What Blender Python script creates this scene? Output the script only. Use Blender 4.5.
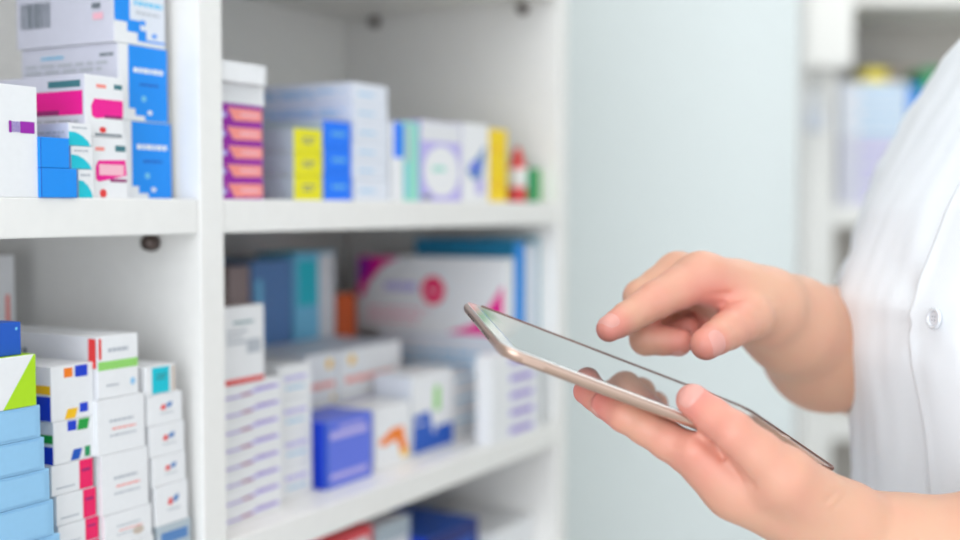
import bpy, bmesh, math, random
import numpy as np
from mathutils import Vector, Matrix, noise

for o in list(bpy.data.objects):
    bpy.data.objects.remove(o)
C = bpy.context.scene.collection
SC = bpy.context.scene

# ------------------------------------------------------------------ camera, world, lights, exposure
EYE = 1.15
PITCH = math.atan(62 / 1200)
FPX = 1200.0
cam_d = bpy.data.cameras.new('camera')
cam_d.sensor_width = 36
cam_d.lens = FPX / 960 * 36
cam_d.clip_start = 0.02
cam_d.dof.use_dof = True
cam_d.dof.focus_distance = 0.692
cam_d.dof.aperture_fstop = 2.75
cam_d.dof.aperture_blades = 0
cam_o = bpy.data.objects.new('camera', cam_d)
C.objects.link(cam_o)
cam_o.location = (0, 0, EYE)
cam_o.rotation_euler = (math.pi / 2 - PITCH, 0, 0)
SC.camera = cam_o

w = bpy.data.worlds.new('daylight')
SC.world = w
w.use_nodes = True
bg = w.node_tree.nodes['Background']
bg.inputs[0].default_value = (0.86, 0.93, 1.0, 1)
bg.inputs[1].default_value = 1.6

def area(name, loc, rot, sx, sy, power, color=(1, 1, 1)):
    d = bpy.data.lights.new(name, 'AREA')
    d.shape = 'RECTANGLE'
    d.size = sx
    d.size_y = sy
    d.energy = power
    d.color = color
    o = bpy.data.objects.new(name, d)
    C.objects.link(o)
    o.location = loc
    o.rotation_euler = rot
    return o

# unseen fill added behind the camera for shelf interiors, and two ceiling lamps
area('rear_fill_light', (-1.1, -2.1, 1.5), (math.radians(89), 0, math.radians(-20)), 2.4, 2.0, 52, (0.93, 0.97, 1.0))
area('ceiling_lamp_light', (0.25, 0.35, 2.66), (0, 0, 0), 1.2, 1.2, 4, (1.0, 0.985, 0.96))
area('ceiling_lamp_light', (1.0, 2.3, 2.66), (0, 0, 0), 1.2, 1.2, 18, (1.0, 0.985, 0.96))

vs = SC.view_settings
vs.view_transform = 'Standard'
vs.look = 'None'
vs.gamma = 1
vs.use_curve_mapping = False
vs.exposure = -0.03

# ------------------------------------------------------------------ helpers
FW = Vector((0, math.cos(PITCH), -math.sin(PITCH)))
UP = Vector((0, math.sin(PITCH), math.cos(PITCH)))
CP = Vector((0, 0, EYE))

def cam(px, py, z):
    """point at depth z (metres)"""
    return CP + Vector((1, 0, 0)) * ((px - 480) / FPX * z) - UP * ((py - 270) / FPX * z) + FW * z

ANG = math.atan2(670, 1200)              # shelving runs this far round from the camera's axis
U = Vector((math.sin(ANG), math.cos(ANG), 0))     # along the shelves
D = Vector((-math.cos(ANG), math.sin(ANG), 0))    # into the shelves
ROT = math.pi / 2 - ANG
PD = Vector((-0.2002, 0.860, 0))         # front left edge of the divider panel

def W(u, d, z):
    return PD + U * u + D * d + Vector((0, 0, z))

def ray(px, py):
    return (Vector((1, 0, 0)) * ((px - 480) / FPX) - UP * ((py - 270) / FPX) + FW)

def on_front(px, py, d):
    """(u, z) on the plane d of the shelving"""
    r = ray(px, py)
    t = (d - (CP - PD).dot(D)) / r.dot(D)
    p = CP + r * t
    return (p - PD).dot(U), p.z

def on_side(px, py, u):
    """(d, z) on the plane u of the shelving"""
    r = ray(px, py)
    t = (u - (CP - PD).dot(U)) / r.dot(U)
    p = CP + r * t
    return (p - PD).dot(D), p.z

def lin(c):
    return tuple((x / 12.92 if x <= 0.04045 else ((x + 0.055) / 1.055) ** 2.4) for x in c)

MATS = {}
def mat(rgb, rough=0.45, metal=0.0, name=None, bump=0.0, bscale=200, coat=0.0, emit=0.0, trans=0.0):
    key = (rgb, rough, metal, name, bump, coat, emit, trans)
    if key in MATS:
        return MATS[key]
    m = bpy.data.materials.new(name or 'paint_%02x%02x%02x' % rgb)
    m.use_nodes = True
    nt = m.node_tree
    b = nt.nodes['Principled BSDF']
    c = lin(tuple(x / 255 for x in rgb))
    b.inputs['Roughness'].default_value = rough
    b.inputs['Metallic'].default_value = metal
    if coat:
        b.inputs['Coat Weight'].default_value = coat
        b.inputs['Coat Roughness'].default_value = 0.03
    if trans:
        b.inputs['Transmission Weight'].default_value = trans
    if emit:
        b.inputs['Emission Color'].default_value = (*c, 1)
        b.inputs['Emission Strength'].default_value = emit
    tc = nt.nodes.new('ShaderNodeTexCoord')
    nz = nt.nodes.new('ShaderNodeTexNoise')
    nz.inputs['Scale'].default_value = bscale
    nt.links.new(tc.outputs['Object'], nz.inputs['Vector'])
    mx = nt.nodes.new('ShaderNodeMix')
    mx.data_type = 'RGBA'
    mx.inputs[6].default_value = (*c, 1)
    mx.inputs[7].default_value = (*(x * 0.94 for x in c), 1)
    nt.links.new(nz.outputs['Fac'], mx.inputs[0])
    nt.links.new(mx.outputs[2], b.inputs['Base Color'])
    if bump:
        bp = nt.nodes.new('ShaderNodeBump')
        bp.inputs['Strength'].default_value = bump
        bp.inputs['Distance'].default_value = 0.001
        nt.links.new(nz.outputs['Fac'], bp.inputs['Height'])
        nt.links.new(bp.outputs['Normal'], b.inputs['Normal'])
    MATS[key] = m
    return m

def link(name, bm, mats, parent=None, loc=None, rot=0, smooth=False):
    me = bpy.data.meshes.new(name)
    bm.to_mesh(me)
    bm.free()
    for m in (mats if isinstance(mats, (list, tuple)) else [mats]):
        me.materials.append(m)
    if smooth:
        for p in me.polygons:
            p.use_smooth = True
    o = bpy.data.objects.new(name, me)
    C.objects.link(o)
    if parent:
        o.parent = parent
    if loc is not None:
        o.location = loc
    o.rotation_euler = (0, 0, rot)
    return o

def empty(name, loc=(0, 0, 0), rot=0):
    o = bpy.data.objects.new(name, None)
    o.empty_display_size = 0.05
    C.objects.link(o)
    o.location = loc
    o.rotation_euler = (0, 0, rot)
    return o

def tag(o, label=None, cat=None, group=None, kind=None):
    if label: o['label'] = label
    if cat: o['category'] = cat
    if group: o['group'] = group
    if kind: o['kind'] = kind
    return o

def add_box(bm, lo, hi, mi=0, bevel=0.0):
    r = bmesh.ops.create_cube(bm, size=1)
    vs_ = r['verts']
    for v in vs_:
        v.co = Vector(((lo[i] + hi[i]) / 2 + v.co[i] * (hi[i] - lo[i])) for i in range(3))
    fs = set(f for v in vs_ for f in v.link_faces)
    for f in fs:
        f.material_index = mi
    if bevel:
        es = list(set(e for v in vs_ for e in v.link_edges))
        bmesh.ops.bevel(bm, geom=es, offset=bevel, segments=2, affect='EDGES', profile=0.6)

def bx(lo, hi, bevel=0.0):
    bm = bmesh.new()
    add_box(bm, lo, hi, 0, bevel)
    return bm

def lathe(prof, n=28):
    bm = bmesh.new()
    rings = []
    for r, z in prof:
        rings.append([bm.verts.new((max(r, 1e-5) * math.cos(2 * math.pi * i / n), max(r, 1e-5) * math.sin(2 * math.pi * i / n), z)) for i in range(n)])
    for a, b in zip(rings, rings[1:]):
        for i in range(n):
            bm.faces.new((a[i], a[(i + 1) % n], b[(i + 1) % n], b[i]))
    bm.faces.new(list(reversed(rings[0])))
    bm.faces.new(rings[-1])
    return bm

WHITE = (236, 237, 238)
# ------------------------------------------------------------------ the room
wallm = mat((230, 236, 236), 0.55, name='wall_paint', bump=0.05, bscale=60)
floorm = mat((205, 203, 198), 0.35, name='floor_vinyl', bump=0.03, bscale=40)
ceilm = mat((238, 238, 236), 0.8, name='ceiling_paint')
def struct(name, lo, hi, m, rot=0, loc=(0, 0, 0)):
    o = link(name, bx(lo, hi), m, loc=loc, rot=rot)
    return tag(o, kind='structure')
struct('floor', (-2.4, -2.5, -0.1), (3.2, 4.3, 0), floorm)
struct('ceiling', (-2.4, -2.5, 2.7), (3.2, 4.3, 2.8), ceilm)
# the wall the shelving backs on to, parallel to the shelves
struct('wall_left', (-1.95, 0.312, 0), (1.75, 0.40, 2.7), wallm, rot=ROT, loc=PD)
# white partition beyond the end of the shelves
pxa = cam(470, 200, 2.05).x
struct('wall_partition', (0.02, 2.05, 0), (cam(796, 200, 2.05).x, 2.13, 2.7), wallm)
struct('wall_back', (-1.2, 3.42, 0), (3.2, 3.52, 2.7), mat((214, 210, 204), 0.6, name='back_wall_paint', bump=0.05, bscale=60))
struct('wall_right', (2.6, -2.0, 0), (2.7, 3.42, 2.7), wallm)

# ceiling lamps (above the frame)
for x, y, lb in ((0.25, 0.35, 'square white ceiling panel lamp above the shelving aisle'),
                 (1.0, 2.3, 'square white ceiling panel lamp above the far unit')):
    t = tag(empty('ceiling_lamp', (x, y, 2.665)), lb, 'ceiling lamp', 'ceiling panel lamps')
    bm = bmesh.new()
    for lo, hi in (((-.64, -.64, 0), (.64, -.6, .034)), ((-.64, .6, 0), (.64, .64, .034)), ((-.64, -.6, 0), (-.6, .6, .034)), ((.6, -.6, 0), (.64, .6, .034))):
        add_box(bm, lo, hi)
    link('lamp_frame', bm, mat((225, 225, 225), .4), t)
    link('diffuser', bx((-.6, -.6, .012), (.6, .6, .034)), mat((250, 250, 248), .5, emit=1.0), t)

# ------------------------------------------------------------------ the white shelving unit
lam = mat((240, 238, 235), 0.38, name='white_laminate', bump=0.03, bscale=90)
edge_m = lam
DEP = 0.297
S0, S1, S2, S3 = EYE + 0.236, EYE + 0.0065, EYE - 0.249, EYE - 0.504      # S0: underside; others: tops
TH = 0.025
UE = on_front(558, 250, 0)[0]            # inner face of the end panel
unit = tag(empty('shelving_unit', W(0, 0, 0), ROT), 'white open shelving unit holding stacked medicine boxes along the left wall', 'shelving unit')
HTOP = 2.02
def panel(name, u0, u1, d0, d1, z0, z1, m=lam, parent=unit, bev=0.0012):
    return link(name, bx((u0, d0, z0), (u1, d1, z1), bev), m, parent)
panel('divider_panel', 0, TH, 0, DEP, 0.08, HTOP)
panel('end_panel', UE, UE + TH, 0, DEP, 0.0, HTOP)
LU = -1.25
panel('side_panel', LU - TH, LU, 0, DEP, 0.0, HTOP)
panel('divider_panel', -0.64 - TH, -0.64, 0, DEP, 0.08, HTOP)
panel('back_panel', LU - TH, UE + TH, DEP, DEP + 0.006, 0.08, HTOP)
panel('top_panel', LU - TH, UE + TH, 0, DEP, HTOP, HTOP + TH)
panel('plinth', LU, UE, 0.03, 0.045, 0, 0.08)
TOPS = [S1, S2, S3, S0 + TH, S0 + 0.255 + TH, S3 - .255, .08 + TH]
for za in TOPS:
    for a, b in ((LU, -0.64 - TH), (-0.64, 0), (TH, UE)):
        panel('shelf', a + 0.0006, b - 0.0006, 0.0015, DEP - 0.001, za - TH, za)
pinm = mat((96, 84, 80), 0.3, 0.8, name='pin_metal')
def pin(u, d, z, sgn):
    bm = lathe([(0.0035, 0), (0.0062, 0.001), (0.0066, 0.005), (0.0052, 0.010), (0.002, 0.0115)], 20)
    bmesh.ops.rotate(bm, verts=bm.verts, cent=(0, 0, 0), matrix=Matrix.Rotation(sgn * math.pi / 2, 3, 'Y'))
    o = link('shelf_pin', bm, pinm, unit, smooth=True)
    o.location = (u, d, z)
for dd in (0.044, 0.25):
    pin(-0.0, dd, S1 - TH - 0.0068, -1)
    pin(UE, dd, S0 - 0.0068, -1)
    pin(0, dd, S0 - 0.0068, -1)

# ------------------------------------------------------------------ cartons
RNG = random.Random(4)
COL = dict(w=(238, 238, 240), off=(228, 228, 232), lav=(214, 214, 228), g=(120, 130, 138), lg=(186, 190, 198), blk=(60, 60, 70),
           mag=(242, 0, 148), dmag=(150, 30, 110), teal=(60, 120, 130), blue=(0, 142, 240), dblue=(16, 86, 190), rblue=(10, 60, 205),
           lblue=(150, 200, 236), cyan=(0, 196, 214), lime=(176, 222, 20), grn=(20, 160, 60), lgrn=(150, 216, 110), yel=(252, 196, 10),
           org=(250, 130, 20), red=(232, 60, 60), pink=(246, 20, 100), pur=(156, 20, 168), sal=(250, 150, 140), lem=(236, 228, 0),
           grey=(184, 196, 204), mint=(150, 222, 205), lil=(190, 180, 236), vio=(150, 120, 200), pv=(98, 118, 226), brn=(160, 140, 138),
           bluegrey=(88, 134, 192), slate=(60, 110, 130), orange2=(214, 90, 20), tealb=(20, 120, 160), pteal=(150, 190, 205), sky=(120, 200, 236),
           blu2=(0, 120, 250), lpink=(250, 190, 205), sheet=(226, 230, 240), dgreen=(18, 150, 90), tan=(206, 190, 176), yellow2=(250, 214, 0), ruby=(236, 80, 88), navy=(20, 40, 120), mustard=(228, 208, 50))
def cm(c, rough=0.5):
    return mat(COL[c], rough, name='card_' + c)

def txt(face, s0, t0, s1, t1, n, c, seed=1):
    """rows of small printed words"""
    r = random.Random(seed)
    out = []
    for i in range(n):
        h = (t1 - t0) / n
        ta = t1 - (i + .82) * h
        tb = t1 - (i + .3) * h
        s = s0
        lim = s1 - (r.random() * .25 * (s1 - s0) if i else 0)
        while s < lim:
            e = min(s + (s1 - s0) * (.08 + .16 * r.random()), lim)
            out.append((face, s, ta, e, tb, c))
            s = e + (s1 - s0) * .03
    return out

def bars(face, s0, t0, s1, t1, c='g', seed=3):
    r = random.Random(seed)
    out = []
    s = s0
    while s < s1:
        e = min(s1, s + (s1 - s0) * (.01 + .03 * r.random()))
        out.append((face, s, t0, e, t1, c))
        s = e + (s1 - s0) * (.008 + .025 * r.random())
    return out

def disc(face, cs, ct, rs, rt, c, n=20, a0=0, a1=360):
    return [(face, [(cs + rs * math.cos(math.radians(a0 + (a1 - a0) * i / n)), ct + rt * math.sin(math.radians(a0 + (a1 - a0) * i / n))) for i in range(n + (a1 - a0 < 360))], c)]

def carton_mesh(w_, dp, h, base, decals, lcol=None, tcol=None):
    cols = [base]
    def idx(c):
        if c not in cols: cols.append(c)
        return cols.index(c)
    bm = bmesh.new()
    add_box(bm, (-w_ / 2, -dp / 2, 0), (w_ / 2, dp / 2, h), 0, 0.0005)
    bm.normal_update()
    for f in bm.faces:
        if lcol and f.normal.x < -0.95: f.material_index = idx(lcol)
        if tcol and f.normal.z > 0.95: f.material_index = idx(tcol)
    k = 0
    for dc in decals:
        face, c = dc[0], dc[-1]
        pts = dc[1] if len(dc) == 3 else [(dc[1], dc[2]), (dc[3], dc[2]), (dc[3], dc[4]), (dc[1], dc[4])]
        off = 0.00012 + 0.00001 * k
        k += 1
        vv = []
        for s, t in pts:
            s = min(max(s, .006), .994); t = min(max(t, .006), .994)
            if face == 'F': co = (-w_ / 2 + s * w_, -dp / 2 - off, t * h)
            elif face == 'L': co = (-w_ / 2 - off, dp / 2 - s * dp, t * h)
            else: co = (-w_ / 2 + s * w_, -dp / 2 + t * dp, h + off)
            vv.append(bm.verts.new(co))
        f = bm.faces.new(vv)
        f.material_index = idx(c)
    return bm, [cm(c) for c in cols]

CART = []
def carton(label, u0, u1, d0, d1, z0, z1, base='w', decals=(), lcol=None, tcol=None, group=None, yaw=0.0, cat='medicine box', name='medicine_box', flap=None):
    if u0 < -.002: u1 = min(u1, -.0012)
    else: u0 = max(u0, TH + .0012); u1 = min(u1, UE - .0012)
    CART.append((label, u0, u1, d0, d1, z0, z1))
    w_, dp, h = u1 - u0, d1 - d0, z1 - z0
    bm, ms = carton_mesh(w_, dp, h - 0.0002, base, decals, lcol, tcol)
    c = W((u0 + u1) / 2, (d0 + d1) / 2, z0)
    o = link(name, bm, ms, loc=c, rot=ROT + yaw)
    tag(o, label, cat, group)
    if flap:
        # tucked end flap lying against the front face
        link('tuck_flap', bx((-w_ / 2 + .0012, -dp / 2 - .0009, h * .10), (w_ / 2 - .004, -dp / 2 - .00035, h - .0015), 0.0002), cm(flap), o)
    return o

def stack(cols, pxL, pxR, py, d0, dep, z0, tops, specs, group=None, jit=0.0012):
    """cartons standing on one another: front face between the two columns, tops given as heights; specs bottom to top"""
    z = z0
    out = []
    for i, (zt, sp) in enumerate(zip(tops, specs)):
        du = sp.get('du', 0) + RNG.uniform(-jit, jit)
        dd = sp.get('dd', 0) + RNG.uniform(0, jit)
        u0 = on_front(sp.get('L', pxL), py, d0)[0] + du
        u1 = on_front(sp.get('R', pxR), py, d0)[0] + du
        out.append(carton(sp['label'], u0, u1, d0 + dd, d0 + dd + sp.get('dep', dep), z, zt, sp.get('base', 'w'), sp.get('dec', ()), sp.get('lcol'), sp.get('tcol'),
                          sp.get('group', group), RNG.uniform(-.01, .01) * sp.get('y', 1), flap=sp.get('flap'), name=sp.get('name', 'medicine_box'), cat=sp.get('cat', 'medicine box')))
        z = zt
    return out

def zat(px, py, d): return on_front(px, py, d)[1]
def lev(z0, zt, n): return [z0 + (zt - z0) * (i + 1) / n for i in range(n)]
def ordinal(i): return ('lowest', 'second from the bottom', 'third from the bottom', 'fourth from the bottom', 'fifth from the bottom', 'sixth from the bottom', 'seventh from the bottom', 'eighth from the bottom', 'ninth from the bottom')[i]

# ===== left bay, upper shelf
# blue stepped cartons, three high
step = [('F', [(.2, 0.16), (.33, .16), (.33, .07), (.52, .07), (.52, -.0), (1, 0), (1, 1), (.2, 1)], 'blue')] + txt('F', .3, .62, .92, .74, 1, 'w', 7) + disc('F', .62, .12, .05, .03, 'w') + disc('F', .5, .3, .05, .04, 'sky') + txt('F', .42, .46, .8, .52, 1, 'dblue', 9)
topstep = [('F', [(0, .28), (.25, .28), (.25, .16), (.45, .16), (.45, .05), (1, 0.05), (1, 1), (0, 1)], 'blue'), ('F', [(.3, .32), (.5, .32), (.5, .2), (.62, .2), (.62, .08), (1, .08), (1, 1), (.3, 1)], 'sheet')] + txt('F', .38, .5, .95, .62, 1, 'sky', 3) + txt('F', .42, .4, .9, .46, 1, 'lg', 5) + disc('F', .55, .3, .06, .035, 'blue') + disc('F', .78, .15, .05, .03, 'blue')
sidetext = txt('L', .82, .82, .96, .9, 1, 'g', 2) + txt('L', .04, .64, .9, .8, 2, 'lg', 12) + txt('L', .22, .83, .45, .9, 1, 'sky', 4)
barside = bars('L', .05, .26, .36, .6, 'g', 5) + txt('L', .79, .42, .88, .84, 3, 'g', 8) + [('L', .8, .3, .9, .39, 'lpink')]
d0 = 0.022
z1a, z1b = zat(150, 122, d0), zat(150, 47, d0)
stack(0, 117, 168, 120, d0 , on_side(20, 60, on_front(117, 90, .022)[0])[0] - .022, S1, [z1a, z1b, z1b + (z1b - z1a)], [
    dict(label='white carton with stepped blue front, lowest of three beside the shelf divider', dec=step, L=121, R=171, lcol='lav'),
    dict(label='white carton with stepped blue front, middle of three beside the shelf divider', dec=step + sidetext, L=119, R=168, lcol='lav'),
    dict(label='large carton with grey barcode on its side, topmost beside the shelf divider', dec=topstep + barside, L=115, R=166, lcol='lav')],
    'blue and white cartons beside the shelf divider', jit=0)
# magenta banner cartons, two high
magF = [('F', [(.18, .34), (.16, .5), (.24, .62), (1, .62), (1, .36), (.28, .30)], 'mag'), ('F', .76, .80, .98, .88, 'teal'), ('F', .3, .80, .55, .86, 'sal'), ('F', .5, .31, .98, .36, 'dmag')] + disc('F', .45, .12, .09, .05, 'red') + [('F', .25, .02, .95, .06, 'g')]
magF2 = [('F', [(.1, .32), (.1, .52), (.18, .62), (.95, .64), (.98, .38), (.18, .27)], 'mag'), ('F', .2, .38, .9, .56, 'lpink'), ('F', .66, .78, .96, .88, 'teal'), ('F', .1, .78, .35, .84, 'sal'), ('F', .5, .27, .98, .32, 'dmag')] + disc('F', .3, .08, .1, .07, 'red')
magL = [('L', .1, .35, .985, .74, 'mag'), ('L', .1, .35, .8, .43, 'dmag'), ('L', .72, .8, .97, .91, 'teal')] + txt('L', .4, .1, .95, .3, 2, 'lg', 3)
dM = .008
zm, zt = zat(100, 137, dM), zat(90, 74, dM)
stack(0, 86, 126, 150, dM, .10, S1, [zm, zt], [
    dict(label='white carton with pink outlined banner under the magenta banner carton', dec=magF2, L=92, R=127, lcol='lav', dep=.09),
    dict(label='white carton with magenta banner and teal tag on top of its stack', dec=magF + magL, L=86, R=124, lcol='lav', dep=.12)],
    'magenta banner cartons', jit=0)
# cyan leaf cartons, three high, with two plain blue ones before them
leafF = [('F', [(.0, .0), (0, .62), (.3, .6), (.6, .45), (.85, .22), (.95, 0)], 'cyan')] + txt('F', .15, .74, .8, .88, 1, 'lg', 2)
zl_ = [S1, zat(80, 169, .003), zat(80, 146, .003), zat(80, 123, .003)]
for i, (L_, R_) in enumerate(((78, 93), (71, 92.5), (69, 92))):
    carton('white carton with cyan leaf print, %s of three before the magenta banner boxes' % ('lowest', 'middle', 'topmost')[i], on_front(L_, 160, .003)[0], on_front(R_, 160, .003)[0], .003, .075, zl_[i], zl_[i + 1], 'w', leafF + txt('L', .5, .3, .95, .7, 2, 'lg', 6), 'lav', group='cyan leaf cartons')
zq_ = zat(60, 137.5, 0)
for i, R_ in enumerate((76.8, 69.6)):
    carton('plain bright blue carton beside the cyan leaf ones, %s of two' % ('lower', 'upper')[i], on_front(40.2, 160, 0)[0], on_front(R_, 160, 0)[0], 0.0, .03, (S1, zl_[1])[i], (zl_[1], zq_)[i], 'blue', [('F', 0, 0, .03, 1, 'dblue')], group='plain bright blue cartons')
# plain white carton with purple barcode at the frame's edge
uw1 = on_front(37.5, 140, .002)[0]
zw = zat(20, 85, .002)
carton('plain white carton with a small purple barcode strip, at shelf front', uw1 - .046, uw1, .002, .052, S1, zw, 'w',
       bars('F', .56, .58, .72, .675, 'vio', 4) + [('F', .72, .575, .95, .68, 'pur'), ('F', .54, .575, .58, .68, 'pur')], flap=None)
# one more carton left of it, mostly outside the frame is left out

# ===== left bay, lower shelf
# S1 light blue stack
d0 = 0.0
def lbl(i, what): return what
zl = [zat(0, y, d0) for y in (513, 479.5, 445.5, 411.5)]
nb = 3
lows = [S2 + (zl[0] - S2) * (i + 1) / nb for i in range(nb)]
ul = on_front(-42, 430, d0)[0]
names = ['pale blue carton, %s of six in the blue stack' % ordinal(i) for i in range(5)] + ['pale blue carton directly under the lime green and white carton']
z = S2
Rs = [60, 58, 52, 48.5, 44, 40.5]
for i, zt in enumerate(lows + zl[1:]):
    ur = on_front(Rs[i], 430, d0)[0]
    carton(names[i], ul + .0006 * i, ur, d0, .068, z, zt, 'lblue', [], group='pale blue cartons stacked at shelf front', flap='lblue')
    z = zt
zg = zat(0, 358, d0)
ur = on_front(36.5, 400, d0)[0]
carton('white carton with a lime green diagonal on the pale blue stack', ul, ur, d0, .07, z, zg, 'w', [('F', [(.56, .0), (1, 0), (1, 1), (.97, 1)], 'lime'), ('F', .99, 0, 1, 1, 'lime')], tcol='lime')
zb = zat(0, 324, d0)
ur = on_front(21, 340, .004)[0]
carton('dark blue carton topping the pale blue stack', ul, ur, .004, .07, zg, zb, 'dblue', [('F', .3, .3, .5, .5, 'sky')] + disc('F', .93, .8, .02, .05, 'sky'), tcol='dblue')
# tall carton far behind it
u_, z_ = on_front(-40, 300, .16); u2 = on_front(15, 300, .16)[0]
carton('tall grey white carton with orange lettering at the back of shelf', u_, u2, .16, .21, S2, zat(10, 255, .16), 'w', [('F', .82, .45, .9, .86, 'sal')])
# S2 stack: coloured squares above pink banded
dS = .010
zz = [zat(53, y, dS) for y in (528, 497, 466, 423, 367)]
sq1 = [('F', [(.3, .02), (.55, .02), (.62, .2), (.37, .2)], 'yel'), ('F', .66, .1, .86, .27, 'rblue'), ('F', .3, .78, .5, .95, 'org'), ('F', .56, .76, .86, .97, 'rblue'),
       ('L', .0, .5, .99, .66, 'yel'), ('L', 0, .02, .99, .46, 'rblue')]
sq2 = [('F', .34, .74, .56, .98, 'rblue'), ('F', [(.58, .72), (.84, .72), (.9, .98), (.62, .98)], 'grn'), ('F', [(.4, .03), (.62, .03), (.7, .28), (.48, .28)], 'dblue'), ('F', .76, .05, .9, .3, 'dgreen'),
       ('L', 0, .5, .99, .7, 'grn'), ('L', 0, .0, .99, .42, 'rblue')]
pk = [('F', .66, .02, .99, .985, 'pink'), ('F', .1, .2, .55, .25, 'lg'), ('F', .72, .6, .92, .68, 'dmag')]
base_z = S2
lo2 = lev(S2, zz[0], 3)
sp = [dict(label='white carton with a pink end band, %s of its stack' % ordinal(i), dec=pk, L=57, R=98) for i in range(3)]
sp += [dict(label='white carton with pink end band, fourth one up, second below the squares', dec=pk, L=55.5, R=95.5),
       dict(label='white carton with pink end band just under the coloured squares', dec=pk, L=52, R=93.5)]
stack(0, 55, 99, 480, dS, .075, S2, lo2 + zz[1:3], sp, 'pink banded cartons', jit=.0004)
stack(0, 53, 95, 430, dS, .07, zz[2], zz[3:], [
    dict(label='white carton with green and blue squares on top of pink banded ones', dec=sq2, L=53, R=93.5),
    dict(label='white carton with orange and blue squares, topmost of its stack', dec=sq1, L=52, R=94, tcol='w')],
    'cartons printed with coloured squares', jit=.0003)
# S3: large white cartons
dT = .006
zz = [zat(100, y, dT) for y in (518, 457, 400, 337)]
wt = txt('F', .25, .55, .75, .64, 1, 'lg', 3) + txt('F', .3, .42, .8, .48, 1, 'sal', 5) + txt('F', .25, .3, .8, .36, 1, 'lg', 8)
gb = [('F', .02, .64, .09, .97, 'red'), ('F', .0, .46, .99, .60, 'lgrn')] + txt('F', .25, .72, .75, .84, 1, 'lg', 5) + txt('F', .2, .18, .5, .24, 1, 'lg', 6) + disc('F', .85, .22, .06, .06, 'lblue') + txt('L', .1, .62, .5, .8, 1, 'g', 3) + txt('L', .05, .2, .8, .6, 4, 'lg', 9) + [('L', .94, .5, .99, .97, 'red')]
sp = [dict(label='large white carton with faint lettering, lowest in the stack beside small boxes', dec=wt, L=105, R=152)]
sp += [dict(label='large white carton partly cut by the bottom edge, third below green banded', dec=wt + disc('F', .7, .3, .12, .12, 'tan'), L=103, R=150.5),
       dict(label='large white carton with faint red line, second below the green banded carton', dec=wt, L=101.5, R=148),
       dict(label='large white carton with faint red line directly under green banded carton', dec=wt, L=98.5, R=145.5),
       dict(label='long white carton with green band and red end stripe', dec=gb, L=100, R=140, dep=.135, lcol='off')]
lo = [S2 + (zz[0] - S2) * .5, zz[0]]
stack(0, 97, 146, 430, dT, .06, S2, lo + zz[1:], sp, 'large white cartons', jit=.0004)
# S4: small logo boxes
dT = .006
ys = (530, 489, 459, 427, 396, 367)
zz = [zat(150, y, dT) for y in ys]
lg = [('F', [(.36, .5), (.42, .66), (.52, .62), (.5, .46)], 'red'), ('F', [(.52, .52), (.56, .68), (.72, .7), (.68, .54)], 'bluegrey')] + txt('F', .36, .32, .75, .4, 1, 'lg', 3)
sp = [dict(label='small bluish printed box at the foot of the small logo stack', base='grey', dec=[('F', .1, .5, .9, .8, 'bluegrey')] + txt('F', .1, .1, .9, .4, 2, 'dblue', 4), L=157, R=190),
      dict(label='small white logo box, taller one below the three others', dec=lg, L=154.5, R=187),
      dict(label='small white box with red and blue logo, lowest of three equal ones', dec=lg, L=153, R=186),
      dict(label='small white box with red and blue logo, middle of three equal ones', dec=lg, L=150.5, R=185),
      dict(label='small white box with red and blue logo, directly under teal one', dec=lg, L=148.5, R=183),
      dict(label='small white box with teal panel on top of the logo boxes', dec=[('F', .2, .04, .78, .96, 'cyan'), ('F', .86, .05, .97, .95, 'tan')] + txt('F', .35, .5, .7, .75, 2, 'teal', 4), L=147, R=177)]
stack(0, 148, 185, 450, dT, .045, S2, [zz[0]] + zz[1:], sp, 'small logo boxes', jit=.0004)

# ===== right bay, upper shelf
d0 = .012
u0 = TH + .002
def zst(px, ys, d): return [zat(px, y, d) for y in ys]
zz = zst(240, (179, 160.5, 142, 123, 104), d0)
ps = [('F', [(.35, .1), (.98, .14), (.98, .78), (.2, .78)], 'sal'), ('F', .0, 0, .03, 1, 'dmag'), ('F', [(.1, .2), (.2, .3), (.15, .6), (.05, .4)], 'lil')] + txt('F', .5, .3, .9, .65, 1, 'lpink', 4)
stack(0, 222, 263, 150, d0, .12, S1, zz, [dict(label='purple and salmon carton, %s of the five, next to the divider' % ordinal(i), base='pur', dec=ps, L=218, R=263) for i in range(5)], 'purple and salmon cartons', jit=.0002)
zt2 = zat(240, 84, d0); zt3 = zat(240, 64, d0)
carton('plain white carton directly on the purple and salmon stack', on_front(216, 90, d0)[0] + .003, on_front(264, 90, d0)[0], d0, .12, zz[-1], zt2, 'w')
carton('plain white carton topping the purple and salmon stack', on_front(216, 70, 0.004)[0] + .003, on_front(266, 70, 0.004)[0], .004, .13, zt2, zt3, 'w')
# yellow and grey, three high
d0 = .02
zz = zst(300, (175.5, 152, 128), d0)
yl = txt('F', .3, .35, .75, .7, 2, 'g', 4) + txt('L', .1, .15, .9, .3, 1, 'lg', 3)
stack(0, 294, 322, 150, d0, .10, S1, zz, [dict(label='grey sided carton with bright yellow front, %s of three' % ('lowest', 'middle', 'topmost')[i], base='lem', lcol='grey', tcol='grey', dec=yl) for i in range(3)], 'yellow fronted cartons', jit=.0004)
zz = zst(330, (172, 147, 121), d0)
bl = txt('F', .3, .4, .8, .65, 1, 'sky', 4) + [('F', 0, 0, .02, 1, 'dblue')]
# blue group next to it
u_b0 = on_front(323.5, 150, d0)[0]; u_b1 = on_front(351, 150, d0)[0]
zz = zst(335, (173, 147, 121), d0)
stack(0, 323.5, 351, 150, d0, .10, S1, zz, [dict(label='bright blue carton, %s of three beside the yellow fronted ones' % ('lowest', 'middle', 'topmost')[i], base='blu2', dec=bl, lcol='grey') for i in range(3)], 'bright blue cartons', jit=.0004)
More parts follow.
